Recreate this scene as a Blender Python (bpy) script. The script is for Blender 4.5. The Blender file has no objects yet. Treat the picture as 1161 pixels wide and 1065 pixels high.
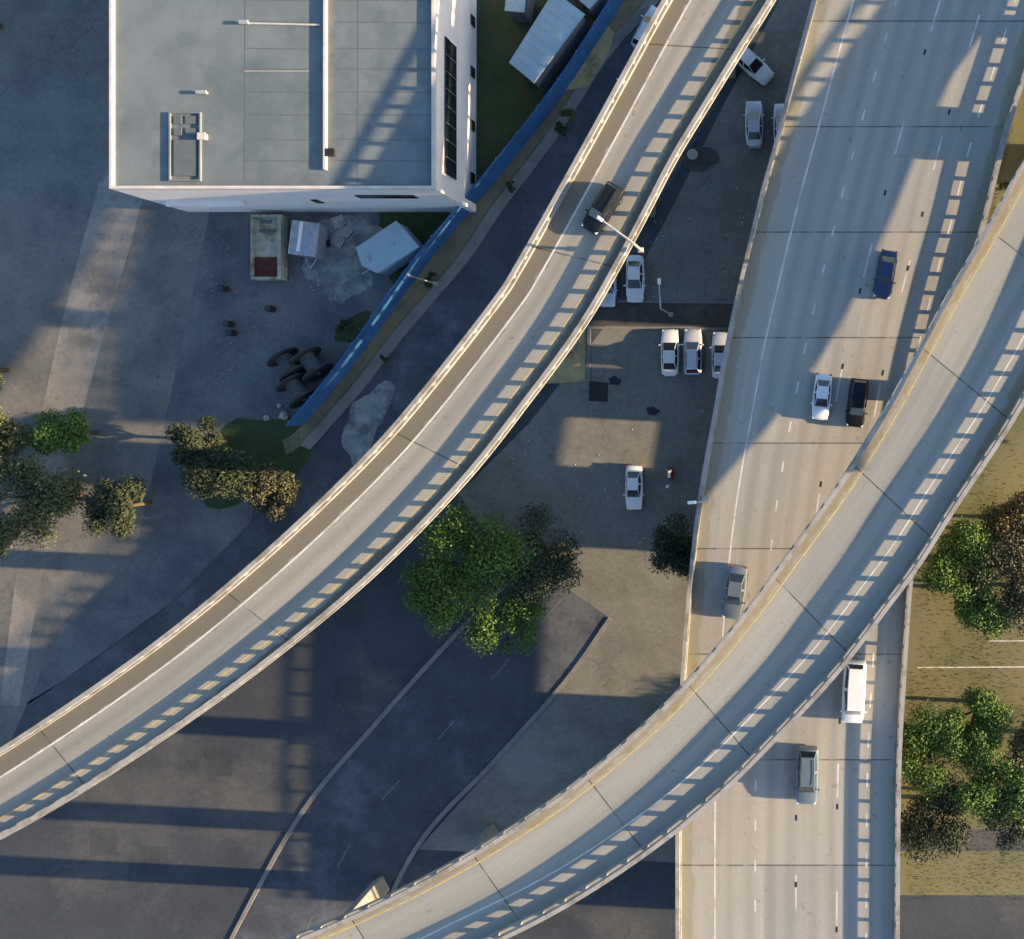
import bpy, bmesh, math, random
from mathutils import Vector, Matrix
random.seed(7)
S = bpy.context.scene
COL = S.collection
R = math.radians
# ------------------------------------------------------------------ camera, sky, sun
CAMH, FPX, NX, NY, IW, IH = 80.0, 920.0, 909.0, 447.0, 1161.0, 1065.0
cd = bpy.data.cameras.new('camera'); cam = bpy.data.objects.new('camera', cd); COL.objects.link(cam)
cam.location = (0, 0, CAMH); cam.rotation_euler = (0, 0, 0)
cd.sensor_fit = 'HORIZONTAL'; cd.sensor_width = 36.0; cd.lens = FPX/IW*36.0
cd.shift_x = (IW/2-NX)/IW; cd.shift_y = -(IH/2-NY)/IW
cd.clip_start = 1.0; cd.clip_end = 3000
S.camera = cam
K = 4.5                                   # shadow length per metre of height
EL = math.atan(1/K); AZS = R(3.0)         # sun stands over +X, a little towards -Y
W = bpy.data.worlds.new('World'); S.world = W; W.use_nodes = True
nt = W.node_tree; nt.nodes.clear()
sky = nt.nodes.new('ShaderNodeTexSky'); sky.sky_type = 'NISHITA'; sky.sun_disc = False
sky.sun_elevation = EL; sky.sun_rotation = R(90)+AZS; sky.air_density = 1.0; sky.dust_density = 1.0; sky.ozone_density = 2.5
bg = nt.nodes.new('ShaderNodeBackground'); bg.inputs[1].default_value = 0.105
wo = nt.nodes.new('ShaderNodeOutputWorld')
nt.links.new(sky.outputs[0], bg.inputs[0]); nt.links.new(bg.outputs[0], wo.inputs[0])
sd = bpy.data.lights.new('sun', 'SUN'); sd.energy = 4.9; sd.angle = R(0.6); sd.color = (1.0, 0.73, 0.42)
sun = bpy.data.objects.new('sun', sd); COL.objects.link(sun)
tosun = Vector((math.cos(AZS)*math.cos(EL), -math.sin(AZS)*math.cos(EL), math.sin(EL)))
sun.rotation_euler = tosun.to_track_quat('Z', 'Y').to_euler(); sun.location = (60, 0, 60)
S.view_settings.view_transform = 'Standard'; S.view_settings.look = 'None'
S.view_settings.exposure = 1.95; S.view_settings.gamma = 1.0
S.render.engine = 'CYCLES'

def U(px, py, z=0.0):                     # photo pixel -> world x, y at height z
    s = FPX/(CAMH-z)
    return Vector(((px-NX)/s, (NY-py)/s, z))

# ------------------------------------------------------------------ materials
def _n(t, k, **kw):
    n = t.nodes.new(k)
    for a, b in kw.items(): setattr(n, a, b)
    return n
def _mix(t, fac, a, b, mode='MIX'):
    m = _n(t, 'ShaderNodeMix', data_type='RGBA', blend_type=mode)
    for i, v in ((0, fac), (6, a), (7, b)):
        if hasattr(v, 'links') or isinstance(v, bpy.types.NodeSocket): t.links.new(v, m.inputs[i])
        else: m.inputs[i].default_value = v if i == 0 else (v[0], v[1], v[2], 1)
    return m.outputs[2]
def _noise(t, vec, scale, detail=4, rough=0.6, lo=0.35, hi=0.65):
    n = _n(t, 'ShaderNodeTexNoise'); n.inputs['Scale'].default_value = scale
    n.inputs['Detail'].default_value = detail; n.inputs['Roughness'].default_value = rough
    t.links.new(vec, n.inputs['Vector'])
    r = _n(t, 'ShaderNodeMapRange'); r.inputs[1].default_value = lo; r.inputs[2].default_value = hi
    t.links.new(n.outputs[0], r.inputs[0]); return r.outputs[0]
def _math(t, op, a, b=None, c=None):
    m = _n(t, 'ShaderNodeMath', operation=op)
    for i, v in enumerate((a, b, c)):
        if v is None: continue
        if isinstance(v, bpy.types.NodeSocket): t.links.new(v, m.inputs[i])
        else: m.inputs[i].default_value = v
    return m.outputs[0]
def newmat(name, rough=0.85, metal=0.0, spec=0.3):
    m = bpy.data.materials.new(name); m.use_nodes = True; t = m.node_tree
    b = t.nodes['Principled BSDF']; b.inputs['Roughness'].default_value = rough
    b.inputs['Metallic'].default_value = metal; b.inputs['Specular IOR Level'].default_value = spec
    return m, t, b
def mat(name, c1, c2=None, scale=1.0, rough=0.85, metal=0.0, spec=0.3, c3=None, s3=0.15, t3=(0.5, 0.62), fine=0.12, bump=0.0, crack=0.0):
    m, t, b = newmat(name, rough, metal, spec)
    co = _n(t, 'ShaderNodeTexCoord').outputs['Object']
    c2 = c2 or tuple(x*0.85 for x in c1)
    col = _mix(t, _noise(t, co, scale), c1, c2)
    if c3: col = _mix(t, _noise(t, co, s3, 9, 0.68, t3[0], t3[1]), col, c3)
    if crack:
        wn = _n(t, 'ShaderNodeTexNoise'); wn.inputs['Scale'].default_value = 0.5; wn.inputs['Detail'].default_value = 6; t.links.new(co, wn.inputs['Vector'])
        wv = _n(t, 'ShaderNodeVectorMath', operation='MULTIPLY_ADD'); t.links.new(wn.outputs['Color'], wv.inputs[0]); wv.inputs[1].default_value = (3, 3, 0); t.links.new(co, wv.inputs[2])
        for sc, th in ((0.13, 0.011), (0.4, 0.016)):
            vo = _n(t, 'ShaderNodeTexVoronoi', feature='DISTANCE_TO_EDGE'); vo.inputs['Scale'].default_value = sc; t.links.new(wv.outputs[0], vo.inputs['Vector'])
            mr = _n(t, 'ShaderNodeMapRange'); mr.inputs[1].default_value = th; mr.inputs[2].default_value = th*0.3; t.links.new(vo.outputs['Distance'], mr.inputs[0])
            col = _mix(t, _math(t, 'MULTIPLY', _math(t, 'MULTIPLY', mr.outputs[0], crack*0.45), _noise(t, co, 0.12, 3, 0.6, 0.5, 0.65)), col, (0.02, 0.02, 0.022))
        # square cut repair patches and oil drips
        vc = _n(t, 'ShaderNodeTexVoronoi', distance='CHEBYCHEV'); vc.inputs['Scale'].default_value = 0.16; t.links.new(co, vc.inputs['Vector'])
        sx = _n(t, 'ShaderNodeSeparateColor'); t.links.new(vc.outputs['Color'], sx.inputs[0])
        col = _mix(t, _math(t, 'MULTIPLY', _math(t, 'MULTIPLY', _math(t, 'LESS_THAN', vc.outputs['Distance'], 0.22), _math(t, 'GREATER_THAN', sx.outputs[0], 0.72)), 0.35), col, tuple(x*0.55 for x in c1))
        col = _mix(t, _math(t, 'MULTIPLY', _noise(t, co, 1.6, 2, 0.5, 0.68, 0.78), 0.5), col, (0.03, 0.03, 0.032))
        col = _mix(t, 1.0, col, _mix(t, _noise(t, co, 2.2, 6, 0.75, 0.3, 0.7), (0.82,)*3, (1.18,)*3), 'MULTIPLY')
    if fine:
        f = _noise(t, co, 9.0, 3, 0.7, 0.3, 0.7)
        col = _mix(t, fine, col, _mix(t, f, (0, 0, 0), (2, 2, 2)), 'MULTIPLY') if False else _mix(t, 1.0, col, _mix(t, f, (1-fine,)*3, (1+fine,)*3), 'MULTIPLY')
    t.links.new(col, b.inputs['Base Color'])
    if bump:
        bn = _n(t, 'ShaderNodeBump'); bn.inputs['Strength'].default_value = bump; bn.inputs['Distance'].default_value = 0.05
        n2 = _n(t, 'ShaderNodeTexNoise'); n2.inputs['Scale'].default_value = 6; n2.inputs['Detail'].default_value = 6
        t.links.new(co, n2.inputs['Vector']); t.links.new(n2.outputs[0], bn.inputs['Height']); t.links.new(bn.outputs[0], b.inputs['Normal'])
    return m
def paint(name, c, rough=0.3, metal=0.0, spec=0.5, coat=0.4):
    m = mat(name, c, tuple(x*0.93 for x in c), 1.5, rough, metal, spec, fine=0.03)
    m.node_tree.nodes['Principled BSDF'].inputs['Coat Weight'].default_value = coat
    return m
def deckmat(name, base, dirt, width, left_dirt=1.5, right_dirt=1.0, joint=20.0, skew=False, jphase=0.0, lanes=(), warm=None):
    m, t, b = newmat(name, 0.8, 0, 0.25)
    uv = _n(t, 'ShaderNodeUVMap').outputs[0]
    sep = _n(t, 'ShaderNodeSeparateXYZ'); t.links.new(uv, sep.inputs[0]); u, v = sep.outputs[0], sep.outputs[1]
    co = _n(t, 'ShaderNodeTexCoord').outputs['Object']
    mp = _n(t, 'ShaderNodeMapping'); mp.inputs['Scale'].default_value = (1.3, 0.035, 1); t.links.new(uv, mp.inputs[0])
    mp2 = _n(t, 'ShaderNodeMapping'); mp2.inputs['Scale'].default_value = (5.0, 0.25, 1); t.links.new(uv, mp2.inputs[0])
    dk = tuple(x*0.86 for x in base)
    col = _mix(t, _noise(t, mp.outputs[0], 1.0, 4, 0.6, 0.35, 0.7), base, dk)
    col = _mix(t, _math(t, 'MULTIPLY', _noise(t, mp2.outputs[0], 1.0, 3, 0.6, 0.45, 0.7), 0.12), col, tuple(x*0.6 for x in base))
    # tyre-worn wheel paths
    for lc in lanes:
        for o in (-0.85, 0.85):
            d = _math(t, 'ABSOLUTE', _math(t, 'SUBTRACT', u, lc+o))
            f = _n(t, 'ShaderNodeMapRange', interpolation_type='SMOOTHSTEP'); f.inputs[1].default_value = 0.75; f.inputs[2].default_value = 0.0
            t.links.new(d, f.inputs[0])
            col = _mix(t, _math(t, 'MULTIPLY', f.outputs[0], 0.42), col, tuple(x*0.6 for x in base))
    # blotches
    col = _mix(t, _math(t, 'MULTIPLY', _noise(t, co, 0.22, 5, 0.65, 0.5, 0.75), 0.3), col, tuple(x*0.75 for x in base))
    # gutter dirt
    wob = _math(t, 'MULTIPLY', _noise(t, co, 0.7, 4, 0.6, 0.3, 0.7), 0.5)
    for side, wd in ((0, left_dirt), (1, right_dirt)):
        dd = u if side == 0 else _math(t, 'SUBTRACT', width, u)
        dd = _math(t, 'ADD', dd, _math(t, 'SUBTRACT', wob, 0.25))
        f = _n(t, 'ShaderNodeMapRange'); f.inputs[1].default_value = wd+0.12; f.inputs[2].default_value = wd-0.12
        t.links.new(dd, f.inputs[0])
        col = _mix(t, _math(t, 'MULTIPLY', f.outputs[0], 0.9), col, dirt)
    # joints
    if skew: jv = _n(t, 'ShaderNodeSeparateXYZ'); t.links.new(co, jv.inputs[0]); vv = jv.outputs[1]
    else: vv = v
    fq = _math(t, 'ADD', _math(t, 'DIVIDE', vv, joint), jphase+100)
    fr = _math(t, 'FRACT', fq)
    wn = _n(t, 'ShaderNodeTexWhiteNoise', noise_dimensions='2D'); cb = _n(t, 'ShaderNodeCombineXYZ')
    t.links.new(_math(t, 'FLOOR', _math(t, 'ADD', fq, 0.5)), cb.inputs[0]); t.links.new(_math(t, 'FLOOR', _math(t, 'DIVIDE', u, 3.75)), cb.inputs[1]); t.links.new(cb.outputs[0], wn.inputs[0])
    col = _mix(t, 1.0, col, _mix(t, wn.outputs[0], (0.91, 0.92, 0.94), (1.06, 1.05, 1.03)), 'MULTIPLY')
    col = _mix(t, _math(t, 'MULTIPLY', _noise(t, co, 1.4, 3, 0.5, 0.66, 0.76), 0.45), col, tuple(x*0.35 for x in base))
    d = _math(t, 'ABSOLUTE', _math(t, 'SUBTRACT', fr, 0.5))
    f = _math(t, 'LESS_THAN', d, 0.06/joint)
    brk = _noise(t, co, 0.5, 3, 0.6, 0.3, 0.5)
    col = _mix(t, _math(t, 'MULTIPLY', _math(t, 'MULTIPLY', f, 0.75), brk), col, (0.03, 0.03, 0.03))
    fine = _noise(t, co, 7.0, 4, 0.7, 0.3, 0.7)
    col = _mix(t, 1.0, col, _mix(t, fine, (0.9,)*3, (1.1,)*3), 'MULTIPLY')
    t.links.new(col, b.inputs['Base Color'])
    return m
M = {}
M['barrier'] = mat('weathered_barrier_concrete', (0.30, 0.29, 0.275), (0.25, 0.24, 0.225), 0.8, c3=(0.18, 0.17, 0.15), s3=0.5)
M['girder'] = mat('girder_concrete', (0.25, 0.24, 0.22), (0.19, 0.18, 0.165), 0.4)
M['white_line'] = mat('road_paint_white', (0.58, 0.56, 0.52), (0.46, 0.44, 0.41), 0.8, c3=(0.38, 0.36, 0.33), s3=0.6)
M['yellow_line'] = mat('road_paint_yellow', (0.50, 0.38, 0.14), (0.35, 0.28, 0.13), 2.5)
M['ground'] = mat('dark_asphalt_ground', (0.045, 0.052, 0.062), (0.032, 0.038, 0.048), 0.15, c3=(0.075, 0.075, 0.075), s3=0.06, crack=0.7)
M['lot'] = mat('parking_lot_asphalt', (0.16, 0.155, 0.135), (0.12, 0.118, 0.105), 0.35, c3=(0.17, 0.175, 0.155), s3=0.09, t3=(0.48, 0.62), bump=0.15, crack=0.8)
M['street'] = mat('street_asphalt', (0.06, 0.068, 0.08), (0.042, 0.048, 0.06), 0.3, c3=(0.09, 0.1, 0.115), s3=0.12, bump=0.15, crack=0.7)
M['yard'] = mat('yard_concrete_dirt', (0.10, 0.105, 0.115), (0.065, 0.07, 0.085), 0.22, c3=(0.14, 0.14, 0.14), s3=0.2, t3=(0.45, 0.72), crack=0.7)
M['puddle'] = mat('pale_dust_stain', (0.26, 0.28, 0.26), (0.17, 0.185, 0.18), 0.7, c3=(0.10, 0.105, 0.11), s3=0.5, t3=(0.45, 0.6))
M['verge'] = mat('dirt_verge', (0.17, 0.145, 0.09), (0.12, 0.11, 0.07), 0.5, c3=(0.24, 0.19, 0.095), s3=0.12, bump=0.4)
M['dirt_sun'] = mat('dirt_and_painted_sun', (0.40, 0.31, 0.16), (0.30, 0.235, 0.12), 0.8, c3=(0.2, 0.165, 0.085), s3=0.3, bump=0.4)  # tan for the dirt patch and for sunlight painted on the verge
M['sidewalk'] = mat('sidewalk_concrete', (0.19, 0.18, 0.17), (0.14, 0.135, 0.13), 0.5, bump=0.1)
M['grass'] = mat('dark_grass', (0.03, 0.06, 0.018), (0.02, 0.038, 0.014), 0.6, c3=(0.05, 0.05, 0.03), s3=0.3, bump=0.6)
M['mulch'] = mat('dark_mulch', (0.065, 0.06, 0.055), (0.045, 0.042, 0.04), 1.0, c3=(0.09, 0.075, 0.055), s3=0.4, bump=0.6)
M['tan'] = mat('dry_dirt_lot', (0.15, 0.14, 0.07), (0.12, 0.115, 0.062), 0.15, c3=(0.095, 0.105, 0.045), s3=0.08)
M['pale'] = mat('pale_concrete_path', (0.15, 0.145, 0.135), (0.11, 0.11, 0.105), 0.2, c3=(0.09, 0.095, 0.095), s3=0.1, crack=0.7)
M['palec'] = mat('worn_pale_concrete', (0.24, 0.225, 0.20), (0.18, 0.17, 0.155), 0.2, c3=(0.13, 0.125, 0.115), s3=0.15, crack=0.6)
M['roof'] = mat('grey_membrane_roof', (0.15, 0.178, 0.188), (0.125, 0.15, 0.16), 0.3, c3=(0.105, 0.13, 0.14), s3=0.16, fine=0.07)
M['wall'] = mat('white_wall', (0.74, 0.68, 0.66), (0.68, 0.62, 0.60), 0.5, fine=0.04)
M['coping'] = mat('wall_coping', (0.55, 0.50, 0.46), (0.45, 0.41, 0.38), 0.8)
M['glass'] = paint('dark_glass', (0.012, 0.016, 0.022), 0.12, 0, 0.6)
M['seam'] = mat('roof_seam', (0.105, 0.12, 0.127))
M['pipe'] = mat('pale_roof_pipe', (0.5, 0.49, 0.46))
M['dark'] = mat('dark_rubber', (0.02, 0.02, 0.022), rough=0.7)
M['steel'] = mat('galvanised_steel', (0.42, 0.42, 0.40), (0.32, 0.32, 0.31), 2, rough=0.5, metal=0.3)
M['blue'] = mat('blue_fence_fabric', (0.036, 0.115, 0.27), (0.028, 0.09, 0.22), 0.6, c3=(0.045, 0.13, 0.30), s3=0.4, rough=0.95, spec=0.05)
M['shed'] = mat('pale_blue_metal_roof', (0.27, 0.38, 0.44), (0.23, 0.33, 0.39), 0.6, rough=0.5, fine=0.04)
M['shedwall'] = mat('dull_shed_wall', (0.12, 0.13, 0.16), (0.09, 0.10, 0.12), 1.0)
M['cream'] = mat('cream_painted_steel', (0.36, 0.36, 0.28), (0.27, 0.27, 0.21), 1.5, c3=(0.18, 0.15, 0.1), s3=0.9)
M['rust'] = mat('rust_red_load', (0.09, 0.028, 0.02), (0.05, 0.018, 0.015), 2.0)
M['silver'] = mat('corrugated_silver', (0.42, 0.46, 0.50), (0.30, 0.33, 0.37), 1.5, rough=0.35, metal=0.6)
M['wood'] = mat('weathered_dark_wood', (0.045, 0.047, 0.055), (0.025, 0.026, 0.032), 3)
M['reelcore'] = mat('reel_core', (0.07, 0.085, 0.09), (0.05, 0.06, 0.065), 2)
M['rock'] = mat('pale_rock', (0.32, 0.31, 0.27), (0.22, 0.21, 0.18), 3)
M['bark'] = mat('bark', (0.09, 0.065, 0.045), (0.06, 0.045, 0.03), 4)
M['red'] = paint('red_plastic', (0.45, 0.04, 0.03), 0.5)
M['whitep'] = paint('white_plastic', (0.75, 0.75, 0.72), 0.5)
M['lens_red'] = paint('tail_lamp_red', (0.35, 0.015, 0.01), 0.25)
M['lens_clear'] = paint('headlamp_lens', (0.65, 0.68, 0.7), 0.15)
M['rim'] = mat('alloy_rim', (0.4, 0.4, 0.42), rough=0.35, metal=0.8)
def leafmat(name, a, b_, c):
    m, t, bs = newmat(name, 0.7, 0, 0.25)
    g = _n(t, 'ShaderNodeNewGeometry'); co = _n(t, 'ShaderNodeTexCoord').outputs['Object']
    col = _mix(t, _noise(t, co, 0.45, 3, 0.6, 0.35, 0.65), a, b_)
    r = _n(t, 'ShaderNodeMapRange'); r.inputs[1].default_value = 0.6; r.inputs[2].default_value = 1.0
    t.links.new(g.outputs['Random Per Island'], r.inputs[0])
    col = _mix(t, r.outputs[0], col, c)
    t.links.new(col, bs.inputs['Base Color'])
    return m
M['leaf_green'] = leafmat('leaf_green', (0.065, 0.13, 0.02), (0.04, 0.09, 0.015), (0.12, 0.17, 0.035))
M['leaf_dark'] = leafmat('leaf_dark', (0.03, 0.045, 0.02), (0.02, 0.03, 0.016), (0.06, 0.065, 0.035))
M['leaf_olive'] = leafmat('leaf_olive', (0.07, 0.085, 0.03), (0.045, 0.055, 0.025), (0.12, 0.12, 0.05))
M['leaf_brown'] = leafmat('leaf_brown', (0.06, 0.062, 0.03), (0.04, 0.045, 0.026), (0.14, 0.125, 0.07))
M['leaf_orange'] = leafmat('leaf_orange', (0.13, 0.085, 0.035), (0.07, 0.07, 0.025), (0.22, 0.14, 0.06))

# ------------------------------------------------------------------ mesh helpers
class MB:
    def __init__(s): s.v = []; s.f = []; s.uv = []
    def quadstrip(s): pass
    def add(s, vs, fs, uvs=None):
        o = len(s.v); s.v += [tuple(p) for p in vs]; s.f += [tuple(i+o for i in f) for f in fs]
        if uvs: s.uv += uvs
        elif s.uv: s.uv += [(0, 0)]*len(vs)
    def box(s, c, d, rz=0.0, taper=1.0):
        x, y, z = d[0]/2, d[1]/2, d[2]/2; ca, sa = math.cos(rz), math.sin(rz)
        vs = []
        for k in (-1, 1):
            q = taper if k > 0 else 1
            for a, b in ((-1, -1), (1, -1), (1, 1), (-1, 1)):
                X, Y = a*x*q, b*y*q
                vs.append((c[0]+X*ca-Y*sa, c[1]+X*sa+Y*ca, c[2]+k*z))
        s.add(vs, [(3, 2, 1, 0), (4, 5, 6, 7), (0, 1, 5, 4), (1, 2, 6, 5), (2, 3, 7, 6), (3, 0, 4, 7)])
        return s
    def prism(s, pts, z0, z1):
        n = len(pts)
        vs = [(p[0], p[1], z0) for p in pts]+[(p[0], p[1], z1) for p in pts]
        a = sum(pts[i][0]*pts[(i+1) % n][1]-pts[(i+1) % n][0]*pts[i][1] for i in range(n))
        if a < 0: vs = [(p[0], p[1], z0) for p in reversed(pts)]+[(p[0], p[1], z1) for p in reversed(pts)]
        s.add(vs, [tuple(range(n-1, -1, -1)), tuple(range(n, 2*n))]+[(i, (i+1) % n, n+(i+1) % n, n+i) for i in range(n)])
        return s
    def tube(s, a, b, r0, r1=None, n=8):
        r1 = r0 if r1 is None else r1; a = Vector(a); b = Vector(b); d = (b-a).normalized()
        q = d.orthogonal().normalized(); w = d.cross(q)
        vs = [a+(q*math.cos(2*math.pi*i/n)+w*math.sin(2*math.pi*i/n))*r0 for i in range(n)]
        vs += [b+(q*math.cos(2*math.pi*i/n)+w*math.sin(2*math.pi*i/n))*r1 for i in range(n)]
        s.add(vs, [tuple(range(n-1, -1, -1)), tuple(range(n, 2*n))]+[(i, (i+1) % n, n+(i+1) % n, n+i) for i in range(n)])
        return s
    def build(s, name, m, parent=None, smooth=False, bevel=0.0):
        me = bpy.data.meshes.new(name); me.from_pydata(s.v, [], s.f)
        if s.uv:
            l = me.uv_layers.new(name='UVMap')
            for lp in me.loops: l.data[lp.index].uv = s.uv[lp.vertex_index]
        if smooth:
            for p in me.polygons: p.use_smooth = True
        me.materials.append(m); me.update()
        o = bpy.data.objects.new(name, me); COL.objects.link(o)
        if parent: o.parent = parent
        if bevel:
            b = o.modifiers.new('bevel', 'BEVEL'); b.width = bevel; b.segments = 2; b.limit_method = 'ANGLE'
        return o
def tag(o, label=None, cat=None, group=None, kind=None):
    if label: o['label'] = label
    if cat: o['category'] = cat
    if group: o['group'] = group
    if kind: o['kind'] = kind
    return o
def empty(name, loc=(0, 0, 0), rz=0.0):
    o = bpy.data.objects.new(name, None); COL.objects.link(o); o.location = loc; o.rotation_euler = (0, 0, rz)
    o.empty_display_size = 0.3
    return o
def kids(o): return [c for c in COL.objects if c.parent == o]
def copy_tree(o, parent=None):
    c = o.copy(); COL.objects.link(c)
    if parent: c.parent = parent
    for ch in kids(o): copy_tree(ch, c)
    return c
def spline(pts, step=1.0):
    P = [Vector(p) for p in pts]; P = [P[0]*2-P[1]]+P+[P[-1]*2-P[-2]]; out = []
    for i in range(1, len(P)-2):
        a, b, c, d = P[i-1:i+3]; n = max(2, int((c-b).length/step))
        for k in range(n):
            t = k/n
            out.append(0.5*((2*b)+(c-a)*t+(2*a-5*b+4*c-d)*t*t+(3*b-a-3*c+d)*t**3))
    out.append(P[-2]); return out
def resample(P, n):
    L = [0]
    for i in range(1, len(P)): L.append(L[-1]+(P[i]-P[i-1]).length)
    out = []; j = 0
    for k in range(n):
        t = L[-1]*k/(n-1)
        while j < len(L)-2 and L[j+1] < t: j += 1
        f = (t-L[j])/max(1e-9, L[j+1]-L[j]); out.append(P[j].lerp(P[j+1], f))
    return out
def normals(P):
    out = []
    for i in range(len(P)):
        d = (P[min(i+1, len(P)-1)]-P[max(i-1, 0)]); d.z = 0; d.normalize(); out.append(Vector((-d.y, d.x, 0)))
    return out
def sweep(mb, P, w, z0, z1, off=0.0):
    N = normals(P); vs = []
    for p, n in zip(P, N):
        for o, z in ((-w/2, z0), (w/2, z0), (w/2, z1), (-w/2, z1)):
            q = p+n*(off+o); vs.append((q.x, q.y, p.z+z))
    fs = [(0, 1, 2, 3), tuple(4*(len(P)-1)+i for i in (3, 2, 1, 0))]
    for i in range(len(P)-1):
        for k in range(4):
            a, b = 4*i+k, 4*i+(k+1) % 4; fs.append((a, a+4, b+4, b))
    mb.add(vs, fs); return mb
def along(P, s0, ln):                     # sub-path between arc lengths
    out = []; L = 0
    for i in range(len(P)-1):
        d = (P[i+1]-P[i]).length; a, b = L, L+d
        if b >= s0 and a <= s0+ln:
            if not out: out.append(P[i].lerp(P[i+1], max(0, (s0-a)/d)))
            out.append(P[i].lerp(P[i+1], min(1, (s0+ln-a)/d)))
        L = b
    return out
def length(P): return sum((P[i+1]-P[i]).length for i in range(len(P)-1))

def viaduct(root, Lpx, Rpx, z, m, rails, n=160, rw=(.42, .34), zfun=None, slab=0.45, inset=2.5, gdepth=0.65, xs=None):
    """deck from its two edge lines; rails = ((wall, slot, beam, post spacing), same) left / right"""
    def lift(a, b):
        q = U(a, b, z)
        for _ in range(6):
            if zfun: q = U(a, b, zfun(q.y))
        return q
    if isinstance(Lpx[0], Vector): A, B = Lpx, Rpx
    else: A = [lift(a, b) for a, b in Lpx]; B = [lift(a, b) for a, b in Rpx]
    A = resample(spline(A), n); B = resample(spline(B), n)
    mb = MB(); vs = []; uv = []; L = 0; NU = 8
    for i in range(n):
        if i: L += ((A[i]+B[i])/2-(A[i-1]+B[i-1])/2).length
        w = (B[i]-A[i]).length
        for k in range(NU+1):
            p = A[i].lerp(B[i], k/NU); vs.append((p.x, p.y, p.z)); uv.append((w*k/NU, L))
    nb = len(vs)
    for i in range(n):
        for q in (A[i], B[i]): vs.append((q.x, q.y, q.z-slab)); uv.append((0, L))
    fs = []
    for i in range(n-1):
        for k in range(NU):
            a = i*(NU+1)+k; fs.append((a, a+1, a+NU+2, a+NU+1))
        a, b = nb+2*i, nb+2*i+2
        fs += [(a, a+1, b+1, b)[::-1], (i*(NU+1), (i+1)*(NU+1), b, a), (i*(NU+1)+NU, a+1, b+1, (i+1)*(NU+1)+NU)]
    fs += [tuple(range(NU+1))+(nb+1, nb), tuple((n-1)*(NU+1)+k for k in range(NU, -1, -1))+(nb+2*n-2, nb+2*n-1)]
    mb.add(vs, fs, uv); dk = mb.build('deck', m, root)
    g = MB(); gv = []
    for i in range(n):
        d = (B[i]-A[i]).normalized()
        a, b = A[i]+d*inset, B[i]-d*inset; a2, b2 = A[i]+d*(inset+0.5), B[i]-d*(inset+0.5)
        for q, zz in ((a, a.z-slab-0.002), (b, b.z-slab-0.002), (b2, b.z-slab-gdepth), (a2, a.z-slab-gdepth)): gv.append((q.x, q.y, zz))
    gf = [(0, 1, 2, 3), tuple(4*(n-1)+i for i in (3, 2, 1, 0))]
    for i in range(n-1):
        for k in range(4): gf.append((4*i+k, 4*i+4+k, 4*i+4+(k+1) % 4, 4*i+(k+1) % 4))
    g.add(gv, gf); g.build('girder', M['girder'], root)
    for side, P in ((0, A), (1, B)):
        wl, sl, bm, sp = rails[side]; T = rw[1]
        off = 0
        b = MB(); sweep(b, P, rw[0], 0.001, wl, off); o = b.build('barrier', M['barrier'], root)
        r = MB(); sweep(r, P, T, wl+sl, wl+sl+bm, off); r.build('top_beam', M['barrier'], o)
        s = 0.3; LL = length(P); posts = []
        while s < LL-1:
            q = along(P, s, 0.32); posts.append((q[0], q[-1])); s += sp
        posts.sort(key=lambda q: (q[0].x+18)**2+(q[0].y+4)**2)
        for q in posts[:48]:
            ps = MB(); sweep(ps, q, 0.30, wl-0.01, wl+sl+0.01, off); ps.build('rail_post', M['barrier'], o)
        ps = MB()
        for q in posts[48:]: sweep(ps, q, 0.30, wl-0.01, wl+sl+0.01, off)
        if len(posts) > 48: ps.build('rail_post', M['barrier'], o)['kind'] = 'stuff'
    return A, B
def line_at(A, B, off_m=None, frac=None):
    out = []
    for a, b in zip(A, B):
        d = b-a; w = d.length
        out.append(a+d*(frac if frac is not None else ((off_m if off_m > 0 else w+off_m)/w)))
    return out
def ribbon(mb, P, w, z):
    N = normals(P)
    vs = []
    for p, n in zip(P, N):
        for s in (-1, 1): q = p+n*(s*w/2); vs.append((q.x, q.y, p.z+z))
    mb.add(vs, [(2*i+1, 2*i, 2*i+2, 2*i+3) for i in range(len(P)-1)])
    return mb
def sheet(name, pts, z, m, px=True, kind='structure', zp=0.0, th=None):
    P = [U(a, b, 0) for a, b in pts] if px else [Vector((a, b, 0)) for a, b in pts]
    n = len(P); ar = sum(P[i].x*P[(i+1) % n].y-P[(i+1) % n].x*P[i].y for i in range(n))
    if ar < 0: P.reverse()
    mb = MB()
    if th: mb.prism([(p.x, p.y) for p in P], z-th, z)
    else: mb.add([(p.x, p.y, z) for p in P], [tuple(range(n))])
    o = mb.build(name, m); o['kind'] = kind; return o
def path_sheet(name, Lp, Rp, z, m, th=None):
    A = resample(spline([U(a, b) for a, b in Lp]), 80); B = resample(spline([U(a, b) for a, b in Rp]), 80)
    mb = MB()
    if th:
        vs = []
        for a, b in zip(A, B): vs += [(a.x, a.y, z-th), (b.x, b.y, z-th), (b.x, b.y, z), (a.x, a.y, z)]
        fs = [(0, 1, 2, 3), tuple(4*79+i for i in (3, 2, 1, 0))]
        for i in range(79):
            for k in range(4): fs.append((4*i+k, 4*i+4+k, 4*i+4+(k+1) % 4, 4*i+(k+1) % 4))
        mb.add(vs, fs)
    else:
        vs = []
        for a, b in zip(A, B): vs += [(a.x, a.y, z), (b.x, b.y, z)]
        mb.add(vs, [(2*i, 2*i+1, 2*i+3, 2*i+2) for i in range(79)])
    o = mb.build(name, m); o['kind'] = 'structure'; return o
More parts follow.
